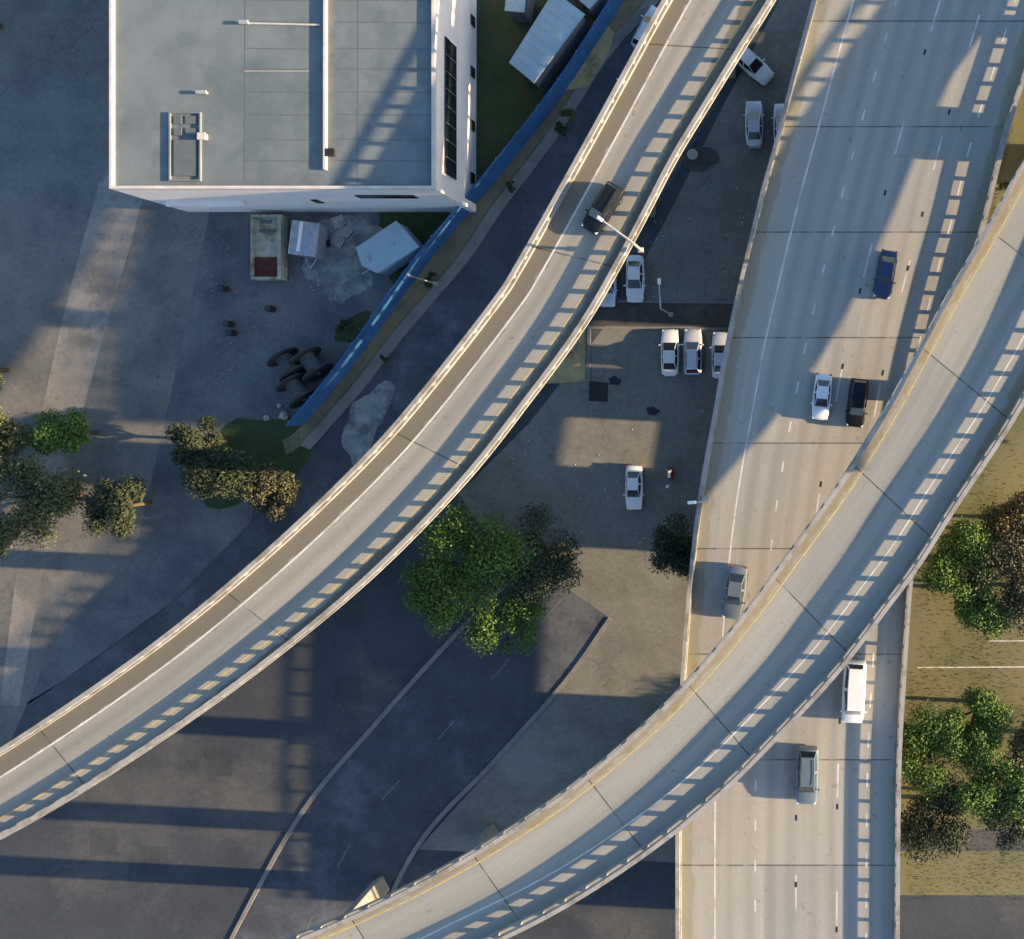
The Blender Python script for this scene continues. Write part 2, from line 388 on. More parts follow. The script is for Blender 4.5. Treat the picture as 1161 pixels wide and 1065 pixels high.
def blob(cx, cy, rx, ry, n=26, j=0.18, rot=0.0, seed=1):
    rd = random.Random(seed); ph = [rd.uniform(0, 6.28) for _ in range(4)]; out = []
    for i in range(n):
        a = 2*math.pi*i/n; r = 1+j*(math.sin(2*a+ph[0])*0.5+math.sin(3*a+ph[1])*0.5+math.sin(5*a+ph[2])*0.4+rd.uniform(-.3, .3))
        x, y = rx*r*math.cos(a), ry*r*math.sin(a)
        out.append((cx+x*math.cos(rot)-y*math.sin(rot), cy+x*math.sin(rot)+y*math.cos(rot)))
    return out

# ------------------------------------------------------------------ ground
mb = MB(); mb.add([(-900, -900, 0), (900, -900, 0), (900, 900, 0), (-900, 900, 0)], [(0, 1, 2, 3)])
mb.build('ground', M['ground'])['kind'] = 'structure'
yardP = [(150, 225), (545, 236), (551, 220), (519, 242), (480, 303), (440, 358), (402, 413), (344, 482), (300, 520), (235, 640), (130, 640), (60, 600), (110, 400)]
yardP = [(120, 228), (541, 236), (519, 242), (480, 303), (440, 358), (402, 413), (344, 482), (300, 520), (285, 592), (195, 682), (60, 780), (-60, 860), (-60, 600), (95, 400)]
sheet('yard', yardP, 0.004, M['yard'])
path_sheet('street', [(760, -30), (742, 8), (689, 68), (633, 155), (571, 237), (531, 296), (457, 383), (413, 440), (360, 505), (290, 590), (200, 680), (90, 760), (-60, 850)],
           [(900, -30), (860, 40), (800, 140), (740, 240), (690, 310), (640, 370), (560, 450), (500, 520), (430, 600), (340, 690), (240, 780), (120, 860), (-60, 960)], 0.004, M['street'])
LOT = [(905, -40), (1120, -40), (1080, 200), (1000, 600), (880, 640), (560, 620), (520, 560), (600, 480), (700, 352), (760, 240), (820, 120)]
sheet('parking_lot', LOT, 0.008, M['lot'])
fenceP = [(722, -22), (634, 113), (536, 236), (480, 304), (402, 412), (344, 482)]
kerbP = [(765, -25), (742, 8), (689, 68), (633, 155), (571, 237), (531, 296), (457, 383), (413, 440), (352, 510)]
walkP = [(x-11, y-5) for x, y in kerbP]
path_sheet('verge', fenceP[:-1]+[(344, 482), (320, 500)], walkP+[(325, 515)], 0.02, M['verge'])
path_sheet('sidewalk', walkP, kerbP, 0.13, M['sidewalk'], 0.13)
sheet('grass_strip', [(545, -30), (700, -30), (669, 45), (634, 102), (593, 160), (545, 222), (537, 241)], 0.008, M['grass'])
sheet('grass_strip', [(430, 238), (508, 240), (515, 243), (478, 303), (455, 335), (430, 300)], 0.008, M['grass'])
sheet('grass_patch', blob(402, 372, 22, 13, rot=-0.7, seed=3), 0.008, M['grass'])
sheet('grass_patch', blob(285, 520, 70, 45, rot=-0.5, seed=4), 0.008, M['grass'])
sheet('dust_stain', blob(388, 300, 40, 38, seed=5, j=0.22, n=60), 0.008, M['puddle'])
sheet('dust_stain', blob(395, 262, 38, 20, seed=8, j=0.35), 0.012, M['puddle'])
sheet('dust_stain', blob(415, 478, 22, 42, rot=0.5, seed=6, j=0.3), 0.012, M['puddle'])
# planted island between the two halves of the lot
sheet('planting_strip', [(690, 343), (838, 346), (834, 371), (668, 369)], 0.14, M['mulch'], th=0.14)
sheet('kerb', [(686, 340), (838, 342), (838, 345), (684, 343)], 0.15, M['sidewalk'], th=0.15)
sheet('kerb', [(668, 370), (834, 372), (834, 375), (668, 373)], 0.15, M['sidewalk'], th=0.15)
sheet('kerb', [(666, 370), (670, 370), (669, 432), (665, 432)], 0.152, M['sidewalk'], th=0.15)
sheet('dirt_patch', [(640, 380), (664, 372), (664, 432), (612, 436)], 0.012, M['dirt_sun'])
sheet('planting_strip', blob(793, 180, 20, 14, seed=9, j=0.12), 0.14, M['mulch'], th=0.14)
sheet('painted_sun_patch', [(690, 30), (697, 38), (690, 62), (668, 98), (640, 104), (652, 88)], 0.136, M['dirt_sun'])  # pool of sunlight on the verge, put into the patch colour
# right hand side and the far bottom
sheet('dirt_lot', [(1015, 380), (1400, 380), (1400, 940), (1000, 940), (1000, 600)], 0.006, M['tan'])
sheet('dirt_lot', [(1000, 965), (1400, 965), (1400, 1015), (1000, 1015)], 0.006, M['tan'])
sheet('dirt_lot', [(1120, -30), (1400, -30), (1400, 380), (1080, 380)], 0.006, M['tan'])
sheet('dirt_lot', [(560, 600), (800, 600), (800, 980), (474, 963), (564, 863), (644, 773), (694, 703), (600, 638)], 0.012, M['lot'])
path_sheet('path', [(170, -20), (135, 130), (95, 270), (62, 400), (38, 520), (20, 640), (0, 800)],
           [(215, -20), (185, 130), (150, 270), (112, 400), (80, 520), (50, 640), (22, 800)], 0.012, M['palec'])
sheet('yard_strip', [(-60, -20), (240, -20), (240, 230), (200, 420), (150, 640), (75, 700), (-60, 1000)], 0.007, M['pale'])
# street lines on the right
mb = MB(); ribbon(mb, [U(1040, 757), U(1400, 755)], 0.12, 0.012); ribbon(mb, [U(1120, 727), U(1400, 725)], 0.12, 0.012)
o = mb.build('road_marking', M['white_line']); o['kind'] = 'structure'
# parking bay lines
mb = MB()
for x in (706, 738, 769, 800): ribbon(mb, [U(x, 282), U(x-1, 340)], 0.09, 0.014)
for x in (832, 864, 896): ribbon(mb, [U(x+6, 112), U(x, 172)], 0.09, 0.014)
for x in (748, 773, 800, 827): ribbon(mb, [U(x, 376), U(x-1, 430)], 0.09, 0.014)
ribbon(mb, [U(733, 585), U(731, 640)], 0.09, 0.014); ribbon(mb, [U(560, 578), U(790, 578)], 0.07, 0.014)
M['faded_line'] = mat('faded_bay_paint', (0.14, 0.15, 0.155), (0.09, 0.095, 0.1), 3)
mb.build('parking_marking', M['faded_line'])['kind'] = 'structure'
sheet('asphalt_patch', [(668, 432), (690, 434), (689, 456), (668, 455)], 0.014, M['dark'])
sheet('asphalt_patch', blob(697, 432, 7, 5, seed=31), 0.013, M['dark'])
sheet('asphalt_patch', blob(740, 466, 7, 5, seed=32), 0.014, M['dark'])

path_sheet('road', [(600, 640), (520, 720), (430, 820), (340, 930), (240, 1110)], [(690, 700), (640, 770), (560, 860), (470, 960), (400, 1110)], 0.006, M['street'])
path_sheet('kerb', [(596, 637), (516, 717), (426, 817), (336, 927), (236, 1110)], [(600, 640), (520, 720), (430, 820), (340, 930), (240, 1110)], 0.13, M['sidewalk'], 0.13)
path_sheet('kerb', [(690, 700), (640, 770), (560, 860), (470, 960), (400, 1110)], [(694, 703), (644, 773), (564, 863), (474, 963), (404, 1110)], 0.13, M['sidewalk'], 0.13)
CP = resample(spline([U(645, 670), U(580, 745), U(495, 840), U(405, 945), U(320, 1110)]), 90); mb = MB(); q = 1.0
while q < length(CP)-4: ribbon(mb, along(CP, q, 2.6), 0.13, 0.011); q += 8
mb.build('road_marking', M['faded_line'])['kind'] = 'structure'
# ------------------------------------------------------------------ the three viaducts
Z1, ZH, Z3, ZF = 12.7, 8.1, 12.5, 22.0
r1 = empty('elevated_ramp', U(600, 380, 0)); r1w = r1.location.copy()
def unparent_offset(root):                 # children are built in world space: shift them so the empty can sit at the base
    for c in kids(root):
        c.location = -root.location
L1 = [(800, -62), (759, 0), (712, 85), (666, 169), (593, 299), (561, 348), (475, 457), (410, 529), (312, 622), (202, 714), (82, 800), (-60, 890), (-200, 965)]
R1 = [(912, -66), (876, 0), (838, 61), (798, 126), (763, 184), (717, 272), (664, 365), (597, 457), (525, 547), (424, 650), (310, 745), (190, 832), (60, 915), (-60, 980), (-170, 1035)]
cutL, cutR = 8, 8
m1 = deckmat('ramp_concrete', (0.275, 0.265, 0.235), (0.125, 0.115, 0.09), 7.4, 1.72, 1.2, 20, lanes=(3.6,))
rail1 = ((.30, .42, .22, 1.84), (.25, .40, .23, 1.84))
A1, B1 = viaduct(r1, L1, R1, Z1, m1, rail1, 220, (.56, .36))
mb = MB(); ribbon(mb, line_at(A1, B1, 1.75), 0.16, 0.004); mb.build('edge_line', M['white_line'], r1)
mb = MB(); ribbon(mb, line_at(A1, B1, -1.35), 0.13, 0.004); mb.build('edge_line', M['yellow_line'], r1)
tag(r1, 'narrow one lane curved concrete ramp sweeping from the top towards the lower left', 'ramp')

rh = empty('elevated_highway', U(950, 380, 0))
LH = [(938, -58), (924, 0), (903, 78), (883, 156), (862, 233), (828, 379), (811, 473), (800, 533), (790, 600), (781, 690), (774, 790), (770, 900), (770, 1110)]
RH = [(1206, -58), (1188, 0), (1166, 70), (1145, 132), (1130, 187), (1115, 249), (1095, 320), (1068, 430), (1047, 540), (1032, 650), (1024, 760), (1018, 880), (1016, 1110)]
WH = 20.2
fr = (0.165, 0.35, 0.537, 0.725, 0.86)
mh = deckmat('highway_concrete', (0.318, 0.307, 0.275), (0.235, 0.22, 0.165), WH, 1.2, 1.2, 9.35, True, jphase=-0.035, lanes=tuple(WH*x for x in (0.26, 0.445, 0.63, 0.79)))
AH, BH = viaduct(rh, LH, RH, ZH, mh, ((.33, .36, .22, 2.4), (.5, .30, .22, 1.75)), 200)
mb = MB(); ribbon(mb, line_at(AH, BH, frac=fr[0]), 0.15, 0.004); mb.build('edge_line', M['white_line'], rh)
for k, (f_, per, dl, ph) in enumerate(((fr[1], 3.55, 1.0, 0.6), (fr[2], 11.3, 3.0, 4.6), (fr[3], 11.3, 3.0, 6.1), (fr[4], 3.55, 1.3, 0.2))):
    P = line_at(AH, BH, frac=f_); s = ph; LL = length(P)
    while s < LL-3: mb = MB(); ribbon(mb, along(P, s, dl), 0.14, 0.004); mb.build('lane_dash', M['white_line'], rh); s += per
    if k in (1, 2):
        s = ph+dl+1.0
        rd = random.Random(k)
        while s < LL-3:
            q = along(P, s+rd.uniform(0, 5), 0.5); mb = ribbon(MB(), q, 0.2, 0.006); s += 9.4
            mb.build('patch_mark', M['dark'], rh)
tag(rh, 'wide four lane elevated concrete highway running from the top right to the bottom', 'highway')

r3 = empty('elevated_ramp', U(1000, 560, 0))
L3 = [(1335, -60), (1275, 20), (1210, 112), (1160, 187), (1118, 262), (1076, 334), (1040, 400), (1005, 464), (962, 534), (929, 582), (893, 631), (848, 692), (790, 762), (720, 832), (630, 905), (520, 975), (400, 1035), (250, 1095)]
R3 = [(1380, -30), (1334, 60), (1292, 150), (1254, 245), (1221, 325), (1190, 395), (1161, 447), (1134, 492), (1112, 525), (1074, 582), (1040, 636), (1000, 690), (950, 755), (890, 820), (820, 890), (740, 955), (640, 1020), (520, 1080), (400, 1140), (300, 1190)]
m3 = deckmat('wide_ramp_concrete', (0.285, 0.285, 0.26), (0.22, 0.19, 0.13), 9.0, 0.75, 0.5, 11.5, lanes=(4.4,))
def z3(y):
    T_ = ((-40, 13.3), (-15, 13.2), (-9, 13.0), (-3, 12.72), (5, 12.5), (12, 12.42), (20, 12.4), (90, 12.4))
    q = lambda y: next((a[1]+(b[1]-a[1])*(y-a[0])/(b[0]-a[0]) for a, b in zip(T_, T_[1:]) if a[0] <= y <= b[0]), 13.3 if y < 0 else 12.4)
    return sum(q(y+d) for d in (-4, -2, 0, 2, 4))/5
A3, B3 = viaduct(r3, L3, R3, Z3, m3, ((.42, .40, .22, 2.1), (.42, .42, .47, 2.02)), 220, zfun=z3)
mb = MB(); ribbon(mb, line_at(A3, B3, 1.0), 0.12, 0.004); mb.build('edge_line', M['yellow_line'], r3)
mb = MB(); ribbon(mb, line_at(A3, B3, -2.4), 0.12, 0.004); mb.build('edge_line', M['white_line'], r3)
tag(r3, 'pale curved ramp crossing over the highway on the right, barrier shadows along its outer lane', 'ramp')

# unseen flyover, added to shade the yard and the warehouse wall
rf = empty('elevated_ramp', (36, 20, 0))  # added unseen flyover, there for its shade
PA = [Vector((x, y, ZF)) for x, y in ((84, 76), (64, 55), (53, 42), (44, 30), (38, 20), (34, 10), (31.5, 0), (31.5, -8))]; PB = [Vector((x, y, ZF)) for x, y in ((92, 70), (72, 49), (61, 37), (53, 25), (49.5, 16), (45.5, 8), (41, 0), (40, -8))]
AF, BF = viaduct(rf, PA, PB, ZF, m3, (rail1[0], rail1[1]), 60, gdepth=1.6)
tag(rf, 'tall flyover added out of view on the right to shade the yard', 'ramp')

# columns
def columns(root, A, B, z, ts, w=1.6, d=1.2, cap=True, gd=1.1, ys=()):
    for t in list(ts)+[min(range(len(A)), key=lambda j: abs((A[j].y+B[j].y)/2-y))/(len(A)-1) for y in ys]:
        i = int(round(t*(len(A)-1))); c = (A[i]+B[i])/2; z = c.z; dr = B[i]-A[i]; a = math.atan2(dr.y, dr.x)
        mb = MB(); h = z-gd-0.9; mb.box((c.x, c.y, h/2), (w, d, h), a)
        o = mb.build('column', M['girder'], root, bevel=0.1)
        mb = MB(); mb.box((c.x, c.y, h+0.45), (dr.length*0.38, d+0.1, 0.896), a); mb.build('pier_cap', M['girder'], o)
columns(r1, A1, B1, Z1, (.06, .2, .34, .48, .62, .76, .9))
columns(r3, A3, B3, Z3, (.04, .72, .86, .96), ys=(-0.1,))
columns(r3, A3, B3, Z3, (), w=1.6, d=3.9, ys=(22.4,))
columns(rf, AF, BF, ZF, (), gd=2.05, ys=(62, 46))  # columns of the added unseen flyover
# unseen walls added under the highway, openings shaped to throw the sun patches
PW = line_at(AH, BH, -2.1)
mb = MB(); rows = []
for p in resample(PW, 400): rows.append(p)
def opening(y):                            # (open, sill) at world y
    for y0, y1 in ((-8.6, -3.8), (3.3, 5.7), (0.4, 1.5), (32.9, 34.6), (-31, -16.5)):
        if y0 < y < y1: return True
    return False
seg = []; 
def flush(seg, z0, z1, name, par):
    if len(seg) < 2: return None
    b = MB(); sweep(b, [Vector((p.x, p.y, 0)) for p in seg], 0.6, z0, z1); return b.build(name, M['girder'], par)
walls = []
cur = [rows[0]]; state = opening(rows[0].y)
for p in rows[1:]:
    st = opening(p.y)
    cur.append(p)
    if st != state or p is rows[-1]:
        if state: 
            if cur[0].y > -14: flush(cur, 0, 5.15 if cur[0].y < -2 or cur[0].y > 20 else 4.75, 'added_shade_wall', rh)
        else: flush(cur, 0, ZH-.455, 'added_shade_wall', rh)
        cur = [p]; state = st
for r in (r1, rh, r3, rf): unparent_offset(r)

# ------------------------------------------------------------------ warehouse
zr = 9.0
bld = empty('warehouse', (-50, 40, 0))
X1, Y0, X0, Y1 = -32.1, 17.95, -60.5, 70.0
mb = MB(); mb.prism([(X0, Y0), (X1, Y0), (X1+0.1, Y1), (X0, Y1)], 0, zr-0.25); mb.build('wall', M['wall'], bld)
mb = MB(); mb.prism([(X0+.25, Y0+.25), (X1-.25, Y0+.25), (X1-.25, Y1), (X0+.25, Y1)], zr-0.246, zr-0.2); rf_ = mb.build('roof', M['roof'], bld)
mb = MB()
for a, b, c, d in ((X0, Y0, X1, Y0+.25), (X1-.25, Y0+.25, X1+.05, Y1), (X0, Y0+.25, X0+.25, Y1)):
    mb.prism([(a, b), (c, b), (c, d), (a, d)], zr-0.25+0.001, zr+0.12)
mb.build('parapet', M['coping'], bld)
sr = FPX/(CAMH-zr)
def UR(px, py, z=zr-0.2): return U(px, py, z)
a = UR(365.5, 192, 9.2); b = UR(366.5, 0, 9.2)
mb = MB(); mb.prism([(a.x, a.y), (a.x+.22, a.y), (b.x+.22, Y1), (b.x, Y1)], zr-0.2, zr+0.12); mb.build('firewall', M['coping'], bld)
mb = MB()
for y in (55, 78, 104, 130, 158, 182, 25, 0):
    for x0, x1 in ((278, 350), (380, 488)):
        p, q = UR(x0, y), UR(x1, y+1); ribbon(mb, [p, q], 0.1, 0.004)
for x in (277, 405): ribbon(mb, [UR(x, 206), UR(x+1, -20)], 0.06, 0.006)
mb.build('roof_seam', M['seam'], bld)
mb = MB(); mb.tube(UR(277, 27)+Vector((0, 0, .1)), UR(364, 29)+Vector((0, 0, .1)), 0.09); mb.tube(UR(277, 81)+Vector((0, 0, .05)), UR(350, 81)+Vector((0, 0, .05)), 0.03)
mb.build('pipe', M['pipe'], bld)
def rv(px, py, w, d, h, m=M['dark'], nm='roof_vent'):
    p = UR(px, py); mb = MB(); mb.box((p.x, p.y, zr-0.2+h/2), (w, d, h)); mb.box((p.x, p.y, zr-0.2+h+.04), (w+.12, d+.12, .08)); mb.build(nm, m, bld, bevel=0.02)
rv(376, 174, .7, .6, .25); rv(279, 27, .7, .22, .3, M['steel']); rv(231, 106, .8, .2, .3, M['steel']); rv(232, 156, .6, .5, .35, M['coping'])
for (x0, y0, x1, y1) in ((198, 132, 207, 141), (211, 132, 224, 141), (198, 146, 207, 154), (211, 146, 224, 154), (198, 159, 224, 200)):
    a, b = UR(x0, y1), UR(x1, y0); mb = MB(); mb.prism([(a.x, a.y), (b.x, a.y), (b.x, b.y), (a.x, b.y)], zr-.2, zr-.08); mb.build('skylight', M['seam'], bld)
mb = MB(); a, b = UR(193, 206), UR(229, 128)
for q in ((a.x, a.y, b.x, a.y+.12), (a.x, b.y-.12, b.x, b.y), (a.x, a.y+.12, a.x+.12, b.y-.12), (b.x-.12, a.y+.12, b.x, b.y-.12)):
    mb.prism([(q[0], q[1]), (q[2], q[1]), (q[2], q[3]), (q[0], q[3])], zr-.2, zr+.0)
mb.build('skylight_frame', M['roof'], bld)
# openings in the walls
def ewin(y0, y1, z0, z1, nm='window'):
    mb = MB(); mb.box((X1+0.1, (y0+y1)/2, (z0+z1)/2), (0.12, y1-y0, z1-z0)); return mb.build(nm, M['glass'], bld)
w = ewin(19.8, 32.1, 4.9, 7.2)
for k in range(1, 8): MB().box((X1+0.17, 19.8+12.3*k/8, 6.05), (0.06, 0.07, 2.3)).build('mullion', M['shedwall'], w)
for y in (21.0, 26.1, 31.3, 36.3): ewin(y-.5, y+.5, 0.6, 1.5)
def swin(x0, x1, z0, z1):
    mb = MB(); mb.box(((x0+x1)/2, Y0-0.04, (z0+z1)/2), (x1-x0, 0.12, z1-z0)); mb.build('window', M['glass'], bld)
swin(-40.3, -35.0, 5.9, 6.9); swin(-45.3, -44.7, 4.0, 5.2)
mb = MB(); a, b = U(188, 234, 4.5), U(274, 222, 4.5); mb.prism([(a.x, a.y), (b.x, a.y), (b.x, Y0-0.01), (a.x, Y0-0.01)], 4.2, 4.5); mb.build('canopy', M['wall'], bld)
for c in kids(bld): c.location = -bld.location
tag(bld, 'large white walled warehouse with a flat grey roof at the upper left', 'warehouse')

# ------------------------------------------------------------------ fence
fn = empty('fence', U(480, 303))
P = resample(spline([U(a, b) for a, b in fenceP], 0.6), 120)
mb = MB(); sweep(mb, P, 0.08, 0.05, 2.6); mb.build('fence_screen', M['blue'], fn)
mb = MB(); sweep(mb, P, 0.14, 2.602, 2.68); mb.build('top_rail', M['blue'], fn)
s = 0
while s < length(P):
    q = along(P, s, 0.2)[0]; mb = MB(); mb.tube((q.x-.09, q.y+.04, 0), (q.x-.09, q.y+.04, 2.7), 0.05); mb.build('post', M['steel'], fn); s += 3.2
for c in kids(fn): c.location = -fn.location
tag(fn, 'tall blue screened fence running along the dirt verge beside the warehouse yard', 'fence')

# ------------------------------------------------------------------ lamps
def lamp(base, h, ang, arm, label, group='street lamps', bs=0.09, head=0.6):
    r = empty('street_lamp', base); 
    mb = MB(); mb.tube((0, 0, 0), (0, 0, h), bs, bs*0.7); mb.box((0, 0, .15), (.4, .4, .3)); mb.build('pole', M['steel'], r)
    d = Vector((math.cos(ang), math.sin(ang), 0)); mb = MB(); mb.tube((0, 0, h-.05), d*arm+Vector((0, 0, h+.25)), bs*.75, bs*.6); mb.build('arm', M['steel'], r)
    mb = MB(); c = d*(arm+head*.35); mb.box((c.x, c.y, h+.27), (head, .3, .14), ang, 0.8); mb.build('lamp_head', M['whitep'], r, bevel=0.04)
    return tag(r, label, 'lamp', group)
lamp(U(727, 284, Z1+1.1), 3.2, math.radians(144), 2.9, 'lamp on the outer barrier of the narrow curved ramp, arm over the dark car', bs=0.13)
lamp(U(761, 357, 0.1), 6.1, R(92), 2.2, 'lamp post on the planted strip between the two parking rows')
lamp(U(495, 322, 0.02), 5.0, R(150), 0.15, 'short lamp post on the dirt verge beside the blue fence', head=0.35)
lamp(U(801, 566, ZH+0.9), 1.6, R(183), 0.75, 'low lamp on the left barrier of the highway near the dark bush', head=0.8)

# ------------------------------------------------------------------ vehicles
PAINT = {'silver': paint('car_paint_silver', (0.50, 0.52, 0.55), 0.35, 0.25), 'white': paint('car_paint_white', (0.62, 0.63, 0.64), 0.35),
         'black': paint('car_paint_black', (0.008, 0.009, 0.012), 0.4, 0, .2, .08), 'blue': paint('car_paint_blue', (0.012, 0.03, 0.085), 0.3),
         'teal': paint('car_paint_dark_teal', (0.007, 0.01, 0.015), 0.45, 0, .2, .05), 'grey': paint('car_paint_grey', (0.10, 0.13, 0.16), 0.35)}
def car(kind, color, name='car'):
    """x = forward"""
    r = empty(name); pm = PAINT[color]
    if kind == 'sedan':
        L, Wd = 4.75, 1.86; belt = .92; gf, gr, rf0, rr0, top = 1.02, -1.72, .18, -1.05, 1.45
        st = [(-.5, .70, .62), (-.485, .80, .84), (-.42, .9, .95), (-.30, .97, .95), (0, 1, .93), (.22, .99, .93), (.32, .96, .88), (.42, .88, .80), (.475, .74, .70), (.5, .58, .56)]
    elif kind == 'hatch':
        L, Wd = 4.5, 1.84; belt = .95; gf, gr, rf0, rr0, top = .95, -2.08, .15, -1.72, 1.52
        st = [(-.5, .74, .70), (-.485, .84, .92), (-.42, .93, .97), (-.30, .98, .96), (0, 1, .95), (.22, .99, .95), (.32, .95, .90), (.42, .87, .82), (.475, .73, .70), (.5, .58, .56)]
    elif kind == 'suv':
        L, Wd = 4.95, 1.98; belt = 1.1; gf, gr, rf0, rr0, top = 1.25, -2.32, .45, -2.05, 1.80
        st = [(-.5, .84, .9), (-.485, .9, 1.08), (-.42, .96, 1.12), (-.30, 1, 1.12), (0, 1, 1.1), (.24, 1, 1.1), (.34, .97, 1.05), (.42, .93, 1.0), (.475, .84, .9), (.5, .74, .75)]
    else:  # van
        L, Wd = 5.4, 2.0; belt = 1.25; gf, gr, rf0, rr0, top = 1.75, -2.6, 1.1, -2.5, 2.2
        st = [(-.5, .88, 1.1), (-.49, .94, 1.24), (-.42, .98, 1.26), (-.3, 1, 1.26), (0, 1, 1.26), (.3, 1, 1.25), (.38, .97, 1.15), (.44, .92, 1.05), (.485, .84, .9), (.5, .74, .75)]
    hw = Wd/2; mb = MB(); vs = []; NS = 12
    for fx, fw, zt in st:
        w = hw*fw; prof = [(w*.86, .22), (w*.97, .34), (w, .55), (w*.985, zt*.82), (w*.93, zt*.95), (w*.72, zt+.012)]
        ring = prof+[(-a, b) for a, b in reversed(prof)]
        vs += [(fx*L, a, b) for a, b in ring]
    n = 12; fs = [tuple(range(n))[::-1], tuple((len(st)-1)*n+i for i in range(n))]
    for i in range(len(st)-1):
        for k in range(n): fs.append((i*n+k, i*n+(k+1) % n, (i+1)*n+(k+1) % n, (i+1)*n+k))
    mb.add(vs, fs); mb.build('body', pm, r, smooth=True, bevel=0.03)
    # greenhouse shell (pillars), then glass and roof
    wb, wt = hw*.86, hw*.66
    def frustum(nm, m, x0, x1, t0, t1, wb, wt, z0, z1, sm=False, bev=0.05):
        b = MB(); b.add([(x0, -wb*.9, z0), (x1, -wb*.86, z0), (x1, wb*.86, z0), (x0, wb*.9, z0), (t0, -wt*.93, z1), (t1, -wt*.95, z1), (t1, wt*.95, z1), (t0, wt*.93, z1),
                         ((x0+x1)/2, -wb, z0), ((x0+x1)/2, wb, z0), ((t0+t1)/2, -wt, z1+.02), ((t0+t1)/2, wt, z1+.02)],
                        [(0, 3, 9, 2, 1, 8), (4, 10, 11, 7), (10, 5, 6, 11), (0, 8, 10, 4), (8, 1, 5, 10), (1, 2, 6, 5), (2, 9, 11, 6), (9, 3, 7, 11), (3, 0, 4, 7)])
        return b.build(nm, m, r, bevel=bev)
    frustum('roof', pm, gr, gf, rr0, rf0, wb, wt, belt-.04, top)
    def glass(nm, q, off=0.022, ins=0.10):
        q = [Vector(p) for p in q]; c = sum(q, Vector())/4; nrm = (q[1]-q[0]).cross(q[2]-q[0]).normalized()
        if nrm.z < 0: nrm = -nrm
        q2 = [c+(p-c)*(1-ins) for p in q]
        b = MB(); b.add([p+nrm*off for p in q2]+[p-nrm*.02 for p in q2], [(0, 1, 2, 3), (7, 6, 5, 4), (0, 4, 5, 1), (1, 5, 6, 2), (2, 6, 7, 3), (3, 7, 4, 0)])
        return b.build(nm, M['glass'], r)
    z0 = belt+.01
    glass('windshield', [(gf, -wb*.86, z0), (gf, wb*.86, z0), (rf0, wt*.95, top), (rf0, -wt*.95, top)], .025, .08)
    glass('rear_window', [(gr, wb*.9, z0), (gr, -wb*.9, z0), (rr0, -wt*.93, top), (rr0, wt*.93, top)], .025, .12)
    for s in (-1, 1):
        xm, tm = (gr+gf)/2, (rr0+rf0)/2
        glass('side_window', [(xm+.03, s*wb, z0), (gf-.02, s*wb*.86, z0), (rf0-.02, s*wt*.95, top), (tm+.03, s*wt, top+.01)], .02, .12)
        glass('side_window', [(gr+.1, s*wb*.9, z0), (xm-.03, s*wb, z0), (tm-.03, s*wt, top+.01), (rr0+.05, s*wt*.93, top)], .02, .12)
        b = MB(); b.box((gf-.28, s*(hw+.06), belt+.08), (.14, .24, .15)); b.build('mirror', pm, r, bevel=.03)
        b = MB(); b.box((L*.455, s*hw*.68, st[-3][2]-.16), (.26, .34, .14), -s*.35); b.build('headlight', M['lens_clear'], r, bevel=.03)
        b = MB(); b.box((-L*.482, s*hw*.7, .78 if kind != 'van' else 1.0), (.16, .3, .16), s*.2); b.build('tail_light', M['lens_red'], r, bevel=.03)
        for fx in (.305, -.285):
            b = MB(); c = Vector((fx*L, s*(hw-.12), .33)); b.tube(c-Vector((0, .11, 0)), c+Vector((0, .13*s if s > 0 else .11, 0)), .33, n=20)
            t = b.build('wheel', M['dark'], r, bevel=.02)
            b = MB(); b.tube(c+Vector((0, .132*s, 0)), c+Vector((0, .145*s, 0)), .2, n=16); b.build('rim', M['rim'], t)
    b = MB(); b.box((L*.497, 0, .45), (.05, hw*1.0, .16)); b.build('grille', M['dark'], r)
    if kind in ('suv', 'hatch'):
        for s in (-1, 1):
            b = MB(); b.tube((rr0+.15, s*wt*.82, top+.06), (rf0-.15, s*wt*.82, top+.06), .022); b.build('roof_rail', M['dark'], r)
    return r
PROTO = {}
def place(kind, color, px, py, z, head, label, group=None, name='car', cat='car', scale=1.0):
    k = (kind, color)
    if k not in PROTO: o = car(kind, color, name); PROTO[k] = o
    else: o = copy_tree(PROTO[k])
    o.name = name; o.location = U(px, py, z+.75)*1.0; o.location.z = z; o.rotation_euler = (0, 0, R(head)); o.scale = (scale,)*3
    tag(o, label, cat, group); return o
G1, G2 = 'cars parked below the ramps', 'vehicles driving on the elevated roads'
zl = 0.012
place('sedan', 'silver', 855, 140, zl, 91, 'silver sedan parked nose up, upper right of the lot, fully in view', G1, name='parked_car', scale=.96)
place('sedan', 'silver', 887, 143, zl, 91, 'silver sedan half hidden under the left edge of the highway, upper lot', G1, name='parked_car', scale=.96)
place('sedan', 'white', 852, 72, zl, -42, 'white sedan standing at an angle between ramp and highway at the top', G1, name='parked_car')
place('sedan', 'white', 720, 316, zl, -90, 'white sedan below the ramp lamp with its nose towards the planted strip', G1, name='parked_car', scale=.98)
place('hatch', 'silver', 688, 322, zl, -90, 'silver hatchback almost hidden under the narrow curved ramp', G1, name='parked_car')
place('sedan', 'white', 759.5, 400, zl, 90, 'white sedan at the left end of the row under the planted strip', G1, name='parked_car', scale=.97)
place('hatch', 'silver', 785.5, 399, zl, 90, 'silver hatchback in the middle of the row of three parked cars', G1, name='parked_car')
place('sedan', 'silver', 817, 403, zl, 89, 'silver sedan at the right end of the row, tucked beside the highway', G1, name='parked_car', scale=.97)
place('sedan', 'white', 718.5, 553, zl, -90, 'white sedan alone at the bottom of the lot near the green tree', G1, name='parked_car', scale=.92)
place('hatch', 'silver', 735, 32, zl, 62, 'silver hatchback on the street left of the narrow ramp at the top', G1, name='parked_car')
